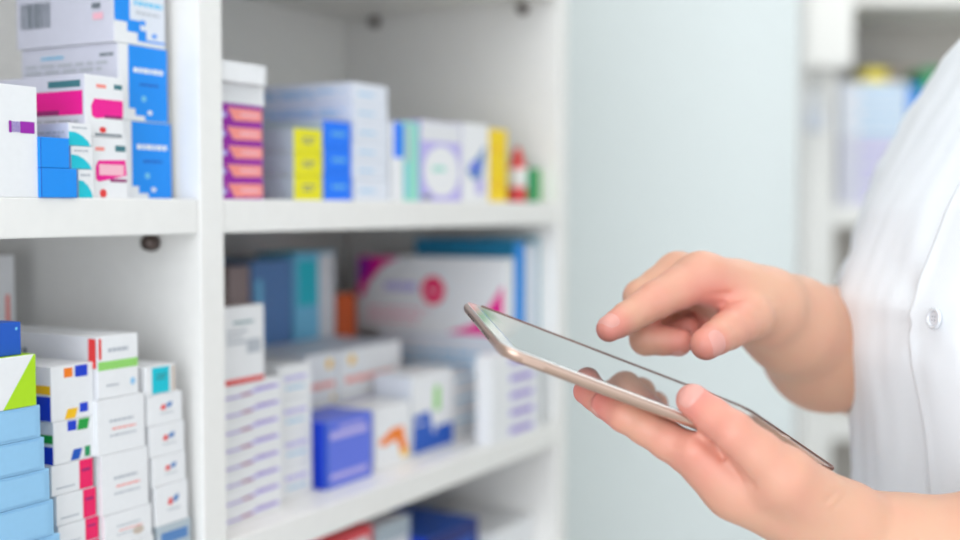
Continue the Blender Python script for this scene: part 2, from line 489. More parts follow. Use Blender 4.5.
# tall stack of big white cartons
zz = zst(370, (179, 161, 142, 122, 104, 84), .02)
stack(0, 354, 388.5, 150, .02, .2, S1, zz, [dict(label='pale white blue carton, %s of the tall white stack' % ordinal(i), base='sheet', dec=txt('F', .15, .35, .6, .6, 1, 'lblue', i) + txt('L', .1, .3, .95, .7, 2, 'lblue', i + 9), lcol='sheet') for i in range(6)], 'pale cartons in the tall white stack', jit=.001)
d0 = .018
zt = zat(400, 122, d0)
def one(lb, L, R, top, d, dep, base='w', dec=(), shelf=S1, lcol=None, tcol=None, group=None, yaw=0, **k):
    pm = (L + R) / 2
    return carton(lb, on_front(L, 300 if shelf < S1 else 150, d)[0], on_front(R, 300 if shelf < S1 else 150, d)[0] - .0006, d, d + dep, shelf, zat(pm, top, d), base, dec, lcol, tcol, group, yaw, **k)
one('narrow white carton with deep blue upper half beside the tall white stack', 393.5, 403.5, 122, d0, .08, 'w', [('F', 0, .55, 1, 1, 'blu2')], lcol='w')
one('narrow mint green carton between blue topped and lavender ones', 404, 419, 122, d0, .08, 'mint', [('F', .1, .5, .4, .95, 'grey'), ('F', .05, .05, .2, .5, 'sky')])
one('lavender carton with large white oval on its front', 420, 461, 122, d0, .06, 'lil', [('F', .02, .75, .98, .99, 'off')] + disc('F', .52, .38, .44, .32, 'w') + [('F', .3, .38, .6, .44, 'mint'), ('F', .05, .02, .25, .08, 'g')])
one('white carton with a blue emblem between lavender and yellow ones', 462.5, 489, 124, d0, .06, 'w', [('F', [(.15, .4), (.5, .55), (.9, .75), (.8, .5), (.7, .3), (.4, .28)], 'bluegrey'), ('F', .3, .38, .65, .52, 'pv'), ('F', .5, .1, .8, .3, 'lil')])
for i, (a, b) in enumerate(((199, 164), (164, 129))):
    za = S1 if i == 0 else zat(498, 164, d0)
    carton('yellow carton, %s of two stacked near the shelf end' % ('lower', 'upper')[i], on_front(490.5, 150, d0)[0], on_front(507, 150, d0)[0], d0, .07, za, zat(498, b, d0), 'yellow2', txt('F', .2, .3, .7, .6, 2, 'yel', 3), group='two yellow cartons')
# red bottle with white label
pb = on_front(517.5, 180, .035)
bz = zat(517, 147, .035) - S1
t = tag(empty('medicine_bottle', W(pb[0], .035, S1)), 'red medicine bottle with white label and pointed red cap by yellow cartons', 'medicine bottle')
rr = .0118
link('bottle_body', lathe([(rr * .9, 0), (rr, .002), (rr, bz * .60), (rr * .8, bz * .68), (rr * .5, bz * .72)]), cm('ruby', .25), t, smooth=True)
link('bottle_label', lathe([(rr + .0002, bz * .27), (rr + .0005, bz * .275), (rr + .0005, bz * .6), (rr + .0002, bz * .605)]), cm('w'), t, smooth=True)
link('bottle_cap', lathe([(rr * .55, bz * .71), (rr * .6, bz * .72), (rr * .5, bz * .85), (rr * .22, bz * .98), (rr * .1, bz)]), cm('red', .3), t, smooth=True)
one('slim green and white carton next to the red bottle', 529, 541, 168, .02, .05, 'dgreen', [('F', .8, .0, .99, .99, 'lgrn')])
one('pale carton standing behind the red medicine bottle', 500, 512, 141, .074, .05, 'off', [('F', .1, .6, .8, .8, 'w')])

# ===== right bay, lower shelf
ds = .028
zt = zat(245, 383, ds)
n = 8
zz = [S2 + (zt - S2) * (i + 1) / n for i in range(n)]
pu = [('F', [(.06, .34), (.35, .36), (.55, .52), (.97, .62), (.97, .42), (.55, .34), (.35, .24), (.06, .22)], 'lil'), ('F', [(.08, .3), (.5, .40), (.5, .28), (.08, .22)], 'vio'), ('F', .38, .28, .55, .42, 'dmag')] + txt('F', .6, .42, .92, .74, 1, 'vio', 4)
stack(0, 219, 280, 450, ds, .08, S2, zz, [dict(label='white carton with thin purple swoosh, %s of eight' % ordinal(i), dec=pu, L=216, R=281) for i in range(n)], 'white cartons with purple swooshes', jit=.0004)
zt2 = zat(245, 305, ds)
carton('upright white carton with grey square and red base line on swoosh stack', on_front(217, 330, ds)[0] + .003, on_front(264, 330, ds)[0], ds, .08, zz[-1], zt2, 'w',
       txt('F', .3, .76, .75, .82, 1, 'teal', 3) + txt('F', .15, .5, .6, .72, 3, 'lg', 4) + [('F', .6, .38, .92, .56, 'lg'), ('F', .02, .0, .98, .07, 'red')], tcol='brn')
# stack of four white
dq = .045
zt = zat(292, 365, dq)
zz = lev(S2, zt, 4)
stack(0, 283, 316, 430, dq, .07, S2, zz, [dict(label='white carton with faint lettering, %s of four beside the swoosh stack' % ordinal(i), dec=txt('F', .15, .5, .85, .75, 1, 'lil', i) + txt('F', .2, .25, .8, .4, 1, 'lblue', i + 4), L=280, R=312) for i in range(4)], 'four white cartons beside the swoosh stack', jit=.0008)
# blue violet box and stacked ones
dv = .035
zv = zat(335, 420, dv)
carton('royal blue carton with pale band standing at the lower shelf front', on_front(325, 450, dv)[0], on_front(372, 450, dv)[0], dv, dv + .05, S2, zv, 'pv', [('F', .1, .72, .9, .82, 'lil'), ('F', .0, .0, .06, 1, 'dblue'), ('F', .1, .12, .9, .2, 'lil')] + txt('F', .3, .84, .8, .94, 1, 'lil', 4), lcol='rblue', tcol='pv')
# white lilac cartons behind and above
dw = .097
zc = zat(360, 347, dw)
for i, (L, R) in enumerate(((306, 338), (339, 401))):
    for k in range(2):
        za = S2 if k == 0 else S2 + (zc - S2) * .5
        zb_ = S2 + (zc - S2) * (.5 if k == 0 else 1)
        if k == 0 and i == 1:
            R_ = R
        carton('white lilac carton with yellow dot and red writing, %s row, %s' % (('lower', 'upper')[k], ('beside the four white cartons', 'above the royal blue carton')[i]), on_front(L, 400, dw)[0], on_front(R, 400, dw)[0] - .001, dw, dw + .09, za, zb_, 'w',
               disc('F', .75 if i == 0 else .2, .8, .1 if i == 0 else .05, .09, 'yel') + txt('F', .1, .35, .9, .55, 1, 'sal', 4 + i) + [('F', .02, .0, .98, .05, 'lil')] + disc('F', .85, .2, .05, .05, 'yel'), tcol='sheet', lcol='sheet', group='white lilac cartons')
one('white carton with orange arrow print beside the royal blue carton', 374, 410, 405, .04, .045, 'w', [('F', [(.1, .45), (.5, .62), (.8, .62), (.85, .4), (.95, .2), (.75, .15), (.6, .42), (.2, .36)], 'org'), ('F', .72, .1, .95, .22, 'yel')], shelf=S2)
one('white carton with green leaf and blue foot at the shelf front', 411, 454, 372, .045, .045, 'w', [('F', [(.5, .6), (.58, .86), (.66, .7), (.62, .55)], 'lgrn'), ('F', [(.02, .02), (.98, .02), (.98, .3), (.5, .22), (.42, .52), (.05, .5)], 'dblue'), ('F', .55, .18, .95, .3, 'dblue')] + txt('F', .1, .36, .3, .42, 1, 'w', 3) + [('F', .52, .5, .66, .8, 'lgrn')], lcol='sheet', shelf=S2)
# pale stack beyond
dz = .05
zt = zat(470, 375, dz)
zz = lev(S2, zt, 3)
stack(0, 455, 478, 400, dz, .055, S2, zz, [dict(label='white carton with sky blue edge, %s of three beyond the green leaf carton' % ('lowest', 'middle', 'topmost')[i], dec=[('F', .05, .86, .9, .97, 'sky')] + txt('F', .2, .35, .8, .6, 1, 'lg', i)) for i in range(3)], 'white cartons with sky blue edges', jit=.0008)
dz = .002
zt = zat(505, 354, dz)
zz = lev(S2, zt, 5)
stack(0, 492, 540, 400, dz, .019, S2, zz, [dict(label='white carton with soft purple lettering, %s of five by the end panel' % ordinal(i), dec=[('F', .36, .26, .86, .7, 'lil'), ('F', .42, .35, .8, .6, 'vio')]) for i in range(5)], 'white cartons with purple lettering', jit=.0006)
# items behind
def upright(lb, uL, uR, d, pxb, top, base, dec, **k):
    """thin carton stood like a book by the end panel, its broad side towards the divider"""
    db = on_side(pxb, 290, uL)[0]
    carton(lb, uL, uR, d, db, S2, zat(np.clip(pxb + 60, 0, 520), 290, d) * 0 + on_side((pxb + 515) / 2, top, uL)[1], base, dec, **k)
pinkL = [('L', [(.0, .45), (.02, .99), (.3, .99), (.18, .86), (.08, .62), (.05, .45)], 'mag'), ('L', [(0, .6), (.0, .96), (.12, .96), (.08, .74)], 'pur')] + disc('L', .53, .56, .08, .19, 'pink') + [('L', [(.62, .0), (.80, .14), (.90, .38), (.985, .66), (.985, .0)], 'mag')] + txt('L', .2, .5, .42, .72, 1, 'lil', 5) + txt('L', .08, .1, .5, .34, 3, 'lpink', 6) + txt('L', .5, .5, .56, .62, 1, 'lpink', 2)
dU = .0225
ua = on_front(508, 290, dU)[0]; ub = on_front(514, 290, dU)[0]; uc = on_front(526, 290, dU)[0]; ud = UE - .0075
upright('tall teal blue carton standing behind the pink disc carton', ub, uc - .001, dU, 415, 239, 'tealb', [('F', .05, .02, .8, .98, 'blue')], lcol='tealb', tcol='slate')
if ud - uc > .003:
    upright('tall white carton between the teal ones by the end panel', uc, ud - .001, dU, 470, 244, 'sheet', [], lcol='sheet')
upright('slim pale teal carton against the end panel', ud, UE - .002, dU, 480, 236, 'pteal', [], lcol='pteal')
db_ = on_side(357, 290, ua - .006)[0]
zb0 = on_side(440, 333, ua - .006)[1]
for k_ in range(2):
    carton('pale blue grey carton under the pink disc carton, %s of two' % ('lower', 'upper')[k_], ua - .006, ub - .001, dU, db_ - .03, S2 + (zb0 - S2) * k_ / 2, S2 + (zb0 - S2) * (k_ + 1) / 2, 'sheet', txt('L', .2, .3, .8, .7, 2, 'lblue', 3), lcol='sheet', group='pale cartons under the pink disc carton')
carton('big white carton with magenta corners and a pink disc', ua - .006, ub - .001, dU, db_, zb0, on_side(440, 257, ua - .006)[1], 'w', pinkL, lcol='w')
one('tall mid blue carton standing at the back by the divider', 252, 292, 260, .19, .07, 'bluegrey', [('F', .1, .5, .25, .9, 'sky')], shelf=S2, lcol='bluegrey', tcol='slate')
one('tall cyan and white carton next to the mid blue one', 294, 335, 252, .19, .05, 'sky', [('F', .6, .01, .99, .99, 'off'), ('F', .1, .72, .55, .96, 'cyan'), ('F', .35, .1, .6, .5, 'teal')], shelf=S2, tcol='cyan')
one('brownish carton behind the upright white one by the divider', 228, 250, 266, .19, .04, 'brn', shelf=S2)
one('rust orange carton with yellow base between cyan and white cartons', 337, 356, 294, .19, .06, 'orange2', [('F', .02, .0, .98, .55, 'yel')], shelf=S2, lcol='orange2')

# ===== right bay, bottom visible shelf
def low(lb, L, R, top, d, dep, base, dec=(), **k):
    u0_, u1_ = on_front(L, top, d)[0], on_front(R, top, d)[0]
    carton(lb, u0_, u1_, d, d + dep, S3, zat((L + R) / 2, top, d), base, dec, **k)
low('dark red carton at the bottom shelf peeking under the board', 335, 372, 531, .06, .08, 'ruby', [('F', .1, .7, .9, .95, 'w')], lcol='ruby', tcol='red')
low('pale grey blue carton on bottom shelf beside the dark red one', 376, 410, 521, .06, .1, 'grey', [('F', .1, .6, .9, .9, 'w')], tcol='off')
low('flat navy blue carton on the bottom shelf', 428, 478, 528, .04, .1, 'navy', [('F', .1, .75, .9, .9, 'dblue')], tcol='dblue', lcol='rblue')
low('long slate blue carton at the back of the bottom shelf', 400, 440, 517, .16, .08, 'slate', tcol='bluegrey', lcol='slate')
low('white carton near the end panel on the bottom shelf', 492, 545, 522, .03, .1, 'w', tcol='w')
# ------------------------------------------------------------------ far unit beyond the partition
FY = 3.0
far = tag(empty('shelf_cabinet', (0, FY, 0)), 'white far shelf cabinet with open bays behind the person', 'shelf cabinet')
def fx(px, y=FY): return cam(px, 200, y).x
def fz(py, y=FY): return EYE - (py - 208) / FPX * y
x0, x1, x2 = fx(806), fx(834), fx(834) + .95
def fp(name, lo, hi, m=lam): return link(name, bx(lo, hi, .0015), m, far)
dk = mat((196, 190, 184), .6, name='cabinet_back_board')
fp('side_panel', (x0, 0, 0), (x1, .36, 2.3))
fp('side_panel', (x2, 0, 0), (x2 + .03, .36, 2.3))
fp('back_panel', (x1, .35, .05), (x2, .36, 2.3), dk)
for za, zb in ((fz(226), fz(205)), (fz(442), fz(417)), (fz(6), fz(-12)), (fz(700), fz(690)), (fz(1000), fz(990))):
    fp('shelf', (x1, 0.0, za), (x2, .35, zb))
fp('top_panel', (x0, 0, 2.3), (x2 + .03, .36, 2.33))
# wall cupboard that hangs forward of it
cub = tag(empty('wall_cupboard', (fx(800, 2.85), 2.80, fz(70, 2.85))), 'white hanging cupboard at the top beside the far shelf cabinet', 'cupboard')
wd = fx(845, 2.8) - fx(800, 2.8)
link('cupboard_body', bx((0, 0.018, 0), (wd, .20, .8), .001), lam, cub)
link('door', bx((0.001, 0, 0.002), (wd - .001, .017, .8), .002), lam, cub)
# dispenser under it
t = tag(empty('wall_dispenser', (fx(808), FY - .045, fz(133))), 'small white dispenser with blue lower part under the hanging cupboard', 'dispenser')
bm = lathe([(.018, 0), (.024, .008), (.026, .05)], 24); link('reservoir', bm, cm('sheet', .2), t, smooth=True)
bm = lathe([(.026, .05), (.028, .055), (.028, .085), (.02, .1)], 24); link('cover', bm, cm('w'), t, smooth=True)
link('wall_bracket', bx((-.012, .02, .03), (.012, .045, .08), .001), cm('lg'), t)
# boxes on the far unit
fs_top = fz(205)
def farbox(lb, L, R, b, t_, y, dep, base, dec=(), group=None, tcol=None, zb=None):
    xa, xb = fx(L, y), fx(R, y)
    za = fs_top + .0003 if zb is None else zb
    zt_ = fz(t_, y)
    bm, ms = carton_mesh(xb - xa, dep, zt_ - za - .0003, base, dec, None, tcol)
    o = link('medicine_box', bm, ms, loc=((xa + xb) / 2, y + dep / 2, za))
    tag(o, lb, 'medicine box', group)
    return zt_
z = None
ys = (187, 171, 154, 136, 119, 101, 83)
for i, yy in enumerate(ys):
    z = farbox('pale striped carton in the far cabinet, %s of seven' % ordinal(i), 838, 905, 0, yy, 3.02, .2, 'sheet' if i > 3 else 'lav', [('F', .3, .15, .97, .5, 'lblue' if i > 3 else 'lil')], 'pale cartons in the far cabinet', zb=z)
farbox('small yellow carton on top of the far pale stack', 863, 884, 0, 70, 3.06, .1, 'mustard', zb=z)
farbox('blue carton beside the far pale stack', 907, 917, 0, 86, 3.04, .12, 'blue')
farbox('teal green carton in the far cabinet half hidden by the shoulder', 920, 948, 0, 70, 3.05, .14, 'dgreen', [('F', .1, .6, .9, .9, 'mint')])
farbox('tall pale pink carton behind the teal and blue ones', 888, 918, 0, 68, 3.22, .1, 'tan')

# ------------------------------------------------------------------ the tablet (camera-space pose turned into a world matrix)
def c2w(v):      # camera mm (x right, y down, z forward) -> world metres
    v = np.asarray(v, float) / 1000
    return CP + Vector((1, 0, 0)) * float(v[0]) - UP * float(v[1]) + FW * float(v[2])
TB = np.array([[-10.8, 18.3, 739.3], [10.9, 38.1, 608.6], [195.9, 110.4, 650.2], [174.2, 90.6, 781.0]])
tl = TB[2] - TB[1]; tl /= np.linalg.norm(tl)
tw = TB[0] - TB[1]; tw /= np.linalg.norm(tw)
tn = np.cross(tl, tw); tn /= np.linalg.norm(tn)
if tn[1] > 0: tn = -tn
tc_ = TB.mean(0)
TL, TW_, TT = 203.0, 134.0, 6.4
def dirw(v):
    return (c2w(v) - c2w((0, 0, 0))).normalized()
def tabmat():
    X, Z = dirw(tl), dirw(tn)
    Y = Z.cross(X).normalized()
    M = Matrix((X, Y, Z)).transposed().to_4x4()
    M.translation = c2w(tc_)
    return M
def rrect(hx, hy, r, n=8):
    pts = []
    for cx, cy, a in ((hx - r, hy - r, 0), (-hx + r, hy - r, 90), (-hx + r, -hy + r, 180), (hx - r, -hy + r, 270)):
        for i in range(n + 1):
            t_ = math.radians(a + 90 * i / n)
            pts.append((cx + r * math.cos(t_), cy + r * math.sin(t_)))
    return pts
def slab(layers, r, cap=True):
    """layers: (inset, z)"""
    bm = bmesh.new()
    rings = []
    for ins, z in layers:
        rings.append([bm.verts.new((x, y, z)) for x, y in rrect(TL / 2000 - ins, TW_ / 2000 - ins, max(r - ins, .0005))])
    n = len(rings[0])
    for a, b in zip(rings, rings[1:]):
        for i in range(n):
            bm.faces.new((a[i], a[(i + 1) % n], b[(i + 1) % n], b[i]))
    bm.faces.new(list(reversed(rings[0])))
    bm.faces.new(rings[-1])
    return bm
tab = tag(empty('tablet_computer'), 'gold edged white tablet computer held in the left hand', 'tablet computer')
tab.matrix_world = tabmat()
T_ = TT / 1000
gold = mat((205, 176, 160), .3, .8, name='rose_gold_metal')
shell = slab([(.0062, -T_), (.0035, -T_ * .95), (.0014, -T_ * .8), (.0003, -T_ * .55), (0, -T_ * .3), (.0002, -T_ * .12), (.0009, -.0001)], .0125)
o = link('tablet_shell', shell, gold, tab, smooth=True)
glass = mat((236, 238, 238), .05, name='bezel_glass', coat=1.0)
o = link('front_glass', slab([(.0012, -.0002), (.001, .0002), (.0014, .0004)], .0125), glass, tab)
def screen_mat():
    m = bpy.data.materials.new('lit_screen')
    m.use_nodes = True
    b = m.node_tree.nodes['Principled BSDF']
    b.inputs['Base Color'].default_value = (.02, .02, .02, 1)
    b.inputs['Roughness'].default_value = .04
    b.inputs['Coat Weight'].default_value = 1
    b.inputs['Coat Roughness'].default_value = .02
    nt = m.node_tree
    tc = nt.nodes.new('ShaderNodeTexCoord'); sx = nt.nodes.new('ShaderNodeSeparateXYZ')
    nt.links.new(tc.outputs['Object'], sx.inputs[0])
    def cmp(sock, op, v):
        n_ = nt.nodes.new('ShaderNodeMath'); n_.operation = op
        nt.links.new(sock, n_.inputs[0]); n_.inputs[1].default_value = v
        return n_.outputs[0]
    a = cmp(sx.outputs[0], 'LESS_THAN', -.083)
    c_ = cmp(sx.outputs[1], 'GREATER_THAN', .018)
    mul = nt.nodes.new('ShaderNodeMath'); mul.operation = 'MULTIPLY'
    nt.links.new(a, mul.inputs[0]); nt.links.new(c_, mul.inputs[1])
    mx = nt.nodes.new('ShaderNodeMix'); mx.data_type = 'RGBA'
    mx.inputs[6].default_value = (*lin((.80, .86, .85)), 1)
    mx.inputs[7].default_value = (*lin((.1, .62, .36)), 1)
    nt.links.new(mul.outputs[0], mx.inputs[0])
    nt.links.new(mx.outputs[2], b.inputs['Emission Color'])
    b.inputs['Emission Strength'].default_value = .16
    return m
bm = bmesh.new()
add_box(bm, (-.0925, -.0615, .0004), (.0925, .0615, .00055))
scr = link('display', bm, screen_mat(), tab)
bm = lathe([(.0042, 0), (.0042, .0001), (.0034, .00012)], 24)
hb = link('home_button', bm, mat((215, 200, 190), .3, .4), tab, smooth=True)
hb.location = (.0972, 0, .0004)
for y in (-.034, -.028, -.022, -.016, .016, .022, .028, .034):
    link('speaker_hole', bx((-.10160, y - .0009, -.0040), (-.1012, y + .0009, -.0032)), mat((50, 46, 44), .6), tab)
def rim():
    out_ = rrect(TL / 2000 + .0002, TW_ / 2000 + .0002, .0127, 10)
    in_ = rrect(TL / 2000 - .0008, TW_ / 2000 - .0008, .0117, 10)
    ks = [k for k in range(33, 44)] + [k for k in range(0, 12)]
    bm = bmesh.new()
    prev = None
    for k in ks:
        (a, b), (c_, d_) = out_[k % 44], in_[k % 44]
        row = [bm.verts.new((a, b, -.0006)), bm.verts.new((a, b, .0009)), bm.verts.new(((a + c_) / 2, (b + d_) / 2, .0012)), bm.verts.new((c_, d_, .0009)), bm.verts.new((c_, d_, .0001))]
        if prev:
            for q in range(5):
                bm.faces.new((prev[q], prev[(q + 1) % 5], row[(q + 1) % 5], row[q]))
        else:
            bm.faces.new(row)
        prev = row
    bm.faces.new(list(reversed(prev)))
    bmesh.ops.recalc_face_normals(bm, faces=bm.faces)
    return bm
link('dark_rim_refraction', rim(), mat((120, 84, 74), .35, .3), tab)  # clear case lip; its dark refraction is painted in as brown, far and right
bm = bmesh.new()
add_box(bm, (-.088, -.0679 + .0005, -.0044), (-.076, -.0666, -.0022), bevel=.0003)
link('volume_button', bm, gold, tab)

# ------------------------------------------------------------------ implicit surfaces for skin
def P(px, py, z):      # camera mm from pixel column/row and depth mm
    return np.array([(px - 480) / FPX * z, (py - 270) / FPX * z, z])
def seg(p, a, b, ra, rb):
    ab = b - a
    t = np.clip(((p - a) @ ab) / (ab @ ab + 1e-9), 0, 1)
    q = p - a - t[:, None] * ab
    return np.sqrt((q * q).sum(1)) - (ra + t * (rb - ra))
def smin(a, b, k):
    h = np.clip(k - np.abs(a - b), 0, None) / k
    return np.minimum(a, b) - h * h * k * .25
def chain(p, pts, k=5):
    d = None
    for (a, ra), (b, rb) in zip(pts, pts[1:]):
        m_ = (a + b) / 2
        rm = (ra + rb) / 2 * .965
        for A, RA, B, RB in ((a, ra, m_, rm), (m_, rm, b, rb)):
            e = seg(p, A, B, RA, RB)
            d = e if d is None else smin(d, e, k * .5)
    return d
def make_sdf(core, fingers, kc, kf, grooves=(), extra=None):
    def f(p):
        d = None
        for a, ra, b, rb in core:
            e = seg(p, a, b, ra, rb)
            d = e if d is None else smin(d, e, kc)
        out = d
        for ch in fingers:
            out = np.minimum(out, smin(d, chain(p, ch), kf))
        gs = 0
        for a, b, w_, amp in grooves:
            gs = np.maximum(gs, amp * np.exp(-(seg(p, a, b, 0, 0) / w_) ** 2))
        out = out + gs
        return out if extra is None else extra(p, out)
    return f
def nets(f, lo, hi, h):
    """surface nets over a box, evaluated finely only near the surface"""
    lo = np.array(lo, float); hi = np.array(hi, float)
    K = 4
    nc = np.ceil((hi - lo) / (h * K)).astype(int) + 1
    n = nc * K
    ax = [lo[i] + (np.arange(nc[i]) + .5) * h * K - h * .5 for i in range(3)]
    G = np.stack(np.meshgrid(*ax, indexing='ij'), -1).reshape(-1, 3)
    c = f(G).reshape(nc)
    V = np.repeat(np.repeat(np.repeat(c, K, 0), K, 1), K, 2)
    near = np.abs(V) < h * K * 2.2
    I = np.argwhere(near)
    out = np.empty(len(I))
    for s in range(0, len(I), 300000):
        out[s:s + 300000] = f(lo + I[s:s + 300000] * h)
    V[near] = out
    S = V < 0
    n0, n1, n2 = V.shape
    acc = np.zeros((n0 - 1, n1 - 1, n2 - 1, 3)); cnt = np.zeros((n0 - 1, n1 - 1, n2 - 1))
    corners = [(i, j, k) for i in (0, 1) for j in (0, 1) for k in (0, 1)]
    sl = lambda c_: (slice(c_[0], n0 - 1 + c_[0]), slice(c_[1], n1 - 1 + c_[1]), slice(c_[2], n2 - 1 + c_[2]))
    for a in corners:
        for ax_ in range(3):
            if a[ax_]: continue
            b = list(a); b[ax_] = 1
            va, vb = V[sl(a)], V[sl(b)]
            m_ = (va < 0) != (vb < 0)
            t = np.where(m_, va / np.where(m_, va - vb, 1), 0)
            for q in range(3):
                acc[..., q] += np.where(m_, a[q] + (t if q == ax_ else 0), 0)
            cnt += m_
    act = cnt > 0
    idx = -np.ones(act.shape, int)
    idx[act] = np.arange(act.sum())
    base = np.argwhere(act)
    vert = lo + (base + acc[act] / cnt[act][:, None]) * h
    # two Newton steps on to the surface
    for _ in range(2):
        e = h * .3
        d0_ = f(vert)
        g = np.stack([f(vert + np.eye(3)[i] * e) - d0_ for i in range(3)], 1) / e
        gg = (g * g).sum(1) + 1e-6
        vert = vert - (np.clip(d0_, -h * .5, h * .5) / gg)[:, None] * g * .9
    quads = []
    for ax_ in range(3):
        o1, o2 = (ax_ + 1) % 3, (ax_ + 2) % 3
        s0 = [slice(1, m - 1) for m in V.shape]
        s0[ax_] = slice(0, V.shape[ax_] - 1)
        s1 = list(s0); s1[ax_] = slice(1, V.shape[ax_])
        A, B = S[tuple(s0)], S[tuple(s1)]
        E_ = np.argwhere(A != B)
        off = np.array([s.start for s in s0])
        E0 = E_ + off
        flip = A[tuple(E_.T)]
        def g_(d1_, d2_):
            q = E0.copy(); q[:, o1] += d1_; q[:, o2] += d2_
            return idx[tuple(q.T)]
        a, b, c_, d_ = g_(-1, -1), g_(0, -1), g_(0, 0), g_(-1, 0)
        q = np.stack([a, b, c_, d_], 1)
        q[~flip] = q[~flip][:, ::-1]
        quads.append(q)
    q = np.concatenate(quads)
    q = q[(q >= 0).all(1)]
    return vert, q
TP0 = TB[1]
def below_tab(p, r, gap=.4):     # keep a joint's ball under the tablet
    d = (p - TP0) @ tn
    lim = -(TT + r + gap)
    return p + tn * (lim - d) if d > lim else p
def above_tab(p, r, gap=-.6):
    d = (p - TP0) @ tn
    lim = r + gap
    return p + tn * (lim - d) if d < lim else p

# --- left hand under the tablet, thumb on its near edge
lw = P(872, 546, 655)
Lidx = [P(738, 486, 640), P(668, 441, 646), P(624, 414, 656), P(604, 404, 666)]
lr = [13.5, 10.2, 9.2, 7.4]
Lidx = [below_tab(p, r) for p, r in zip(Lidx, lr)]
Lf = [list(zip(Lidx, lr))]
for k, (dz_, ln, rs) in enumerate(((20, 1.06, (13, 10, 9, 7.6)), (39, 1.0, (12.5, 9.4, 8.6, 7.2)), (56, .8, (11.5, 8.4, 7.6, 6.4)))):
    pts = []
    m0 = Lidx[0] + tw * dz_ - tn * (2 + k * 1.5) + tl * (2 + 4 * k)
    cur = m0
    pts.append((below_tab(m0, rs[0]), rs[0]))
    for j in range(3):
        v = (Lidx[j + 1] - Lidx[j]) * ln * (1.0 if j < 2 else .95) + tw * (3 - 2 * k)
        cur = cur + v
        pts.append((below_tab(cur, rs[j + 1]), rs[j + 1]))
    Lf.append(pts)
th = [(P(846, 518, 640), 17), (P(783, 477, 622), 15.5), (P(733, 432, 618), 10.8), None]
tip = (P(692, 402, 632))
th[3] = (above_tab(tip, 8.8), 8.8)
Lf.append(th)
mc = [c[0][0] for c in Lf[:4]]
Lcore = [(lw, 24, lw + (mc[0] - lw) * .45 , 19)]
for i, m_ in enumerate(mc):
    wv = lw + tw * (6 * i - 6) * 1.6 - tn * 2
    Lcore.append((wv, 19, m_, 13.2 - .4 * i))
Lcore.append((P(846, 520, 642), 18, mc[0], 13))
Lcore.append((mc[0], 13, below_tab(P(702, 436, 634), 9.5, .1), 9.5))
Lcore.append((P(786, 479, 624), 13.0, (mc[0] + P(800, 505, 650)) / 2, 13))
mid = P(1010, 564, 640); elb = P(1290, 560, 655)
Lcore += [(lw, 24.5, lw + (mid - lw) * .35, 27), (lw + (mid - lw) * .35, 27.5, mid, 39), (mid, 39, elb, 44), (elb, 43, elb + np.array([20, -60, 5]), 44)]
Lgro = [(P(827, 500, 615), P(842, 489, 618), 1.6, .9), (P(826, 520, 612), P(852, 487, 622), 1.6, .8), (P(722, 424, 605), P(740, 418, 606), 1.2, .8), (P(718, 431, 607), P(736, 424, 606), 1.2, .7), (P(714, 425, 607), P(728, 417, 607), 1.0, .5)]
for z_ in range(604, 652, 6):
    Lgro.append((P(700, 440, z_), P(722, 458, z_), 3.2, 1.2)); Lgro.append((P(722, 458, z_), P(750, 484, z_), 3.2, 1.6))
def lex(p, d):     # flesh pressed flat against the tablet
    q = p - tc_
    x, y, z = q @ tl, q @ np.cross(tn, tl), q @ tn
    ex = np.stack([np.abs(x) - TL / 2 + 2, np.abs(y) - TW_ / 2 + 2, np.abs(z + TT / 2) - TT / 2 + 2], 1)
    bd = np.sqrt((np.clip(ex, 0, None) ** 2).sum(1)) + np.minimum(ex.max(1), 0) - 2
    return np.maximum(d, -(bd - .15))
f_left = make_sdf(Lcore, Lf, 15, 9, Lgro, lex)

# --- right hand pointing, thumb hanging
RS = 1.08
def Q(px, py, z): return P(px, py, z * RS)
rw = Q(768, 308, 752)
Ridx = [(Q(700, 277, 716), 14.4), (Q(656, 300, 702), 11.2), (Q(627, 318, 692), 9.2), (Q(609, 329, 682), 7.4)]
Rmid = [(Q(678, 275, 738), 13.6), (Q(641, 297, 726), 10.6), (Q(646, 339, 716), 9.6), (Q(679, 342, 712), 8.2)]
Rrng = [(Q(686, 284, 757), 12.5), (Q(652, 308, 750), 9.8), (Q(663, 340, 738), 8.8), (Q(688, 329, 734), 7.6)]
Rpnk = [(Q(698, 294, 774), 11.5), (Q(668, 318, 770), 8.6), (Q(684, 336, 760), 7.6), (Q(702, 326, 756), 6.8)]
Rth = [(Q(763, 303, 738), 17), (Q(749, 316, 716), 14.2), (Q(727, 331, 697), 11), (Q(706, 344, 682), 9.2)]
Rf = [[(a, r * RS) for a, r in ch] for ch in (Ridx, Rmid, Rrng, Rpnk, Rth)]
Ridx, Rmid, Rrng, Rpnk, Rth = Rf
Rcore = [(rw, 21 * RS, Q(735, 289, 742), 17 * RS)]
for i, ch in enumerate((Ridx, Rmid, Rrng, Rpnk)):
    Rcore.append((rw + np.array([-2, -2 + 3 * i, -14 + 9 * i]), 16.5 * RS, ch[0][0], (13.2 - .5 * i) * RS))
Rcore.append((Q(762, 305, 740), 17 * RS, Q(714, 281, 722), 11.5 * RS))
relb = P(886, 358, 1.0 * 985)
fm = P(826, 349, 890)
Rcore += [(rw, 21.5 * RS, P(790, 324, 838), 32), (P(790, 324, 838), 32, fm, 44), (fm, 44, relb, 53), (relb, 52, P(930, 262, 975), 47), (P(930, 262, 975), 47, P(1012, 135, 950), 42)]
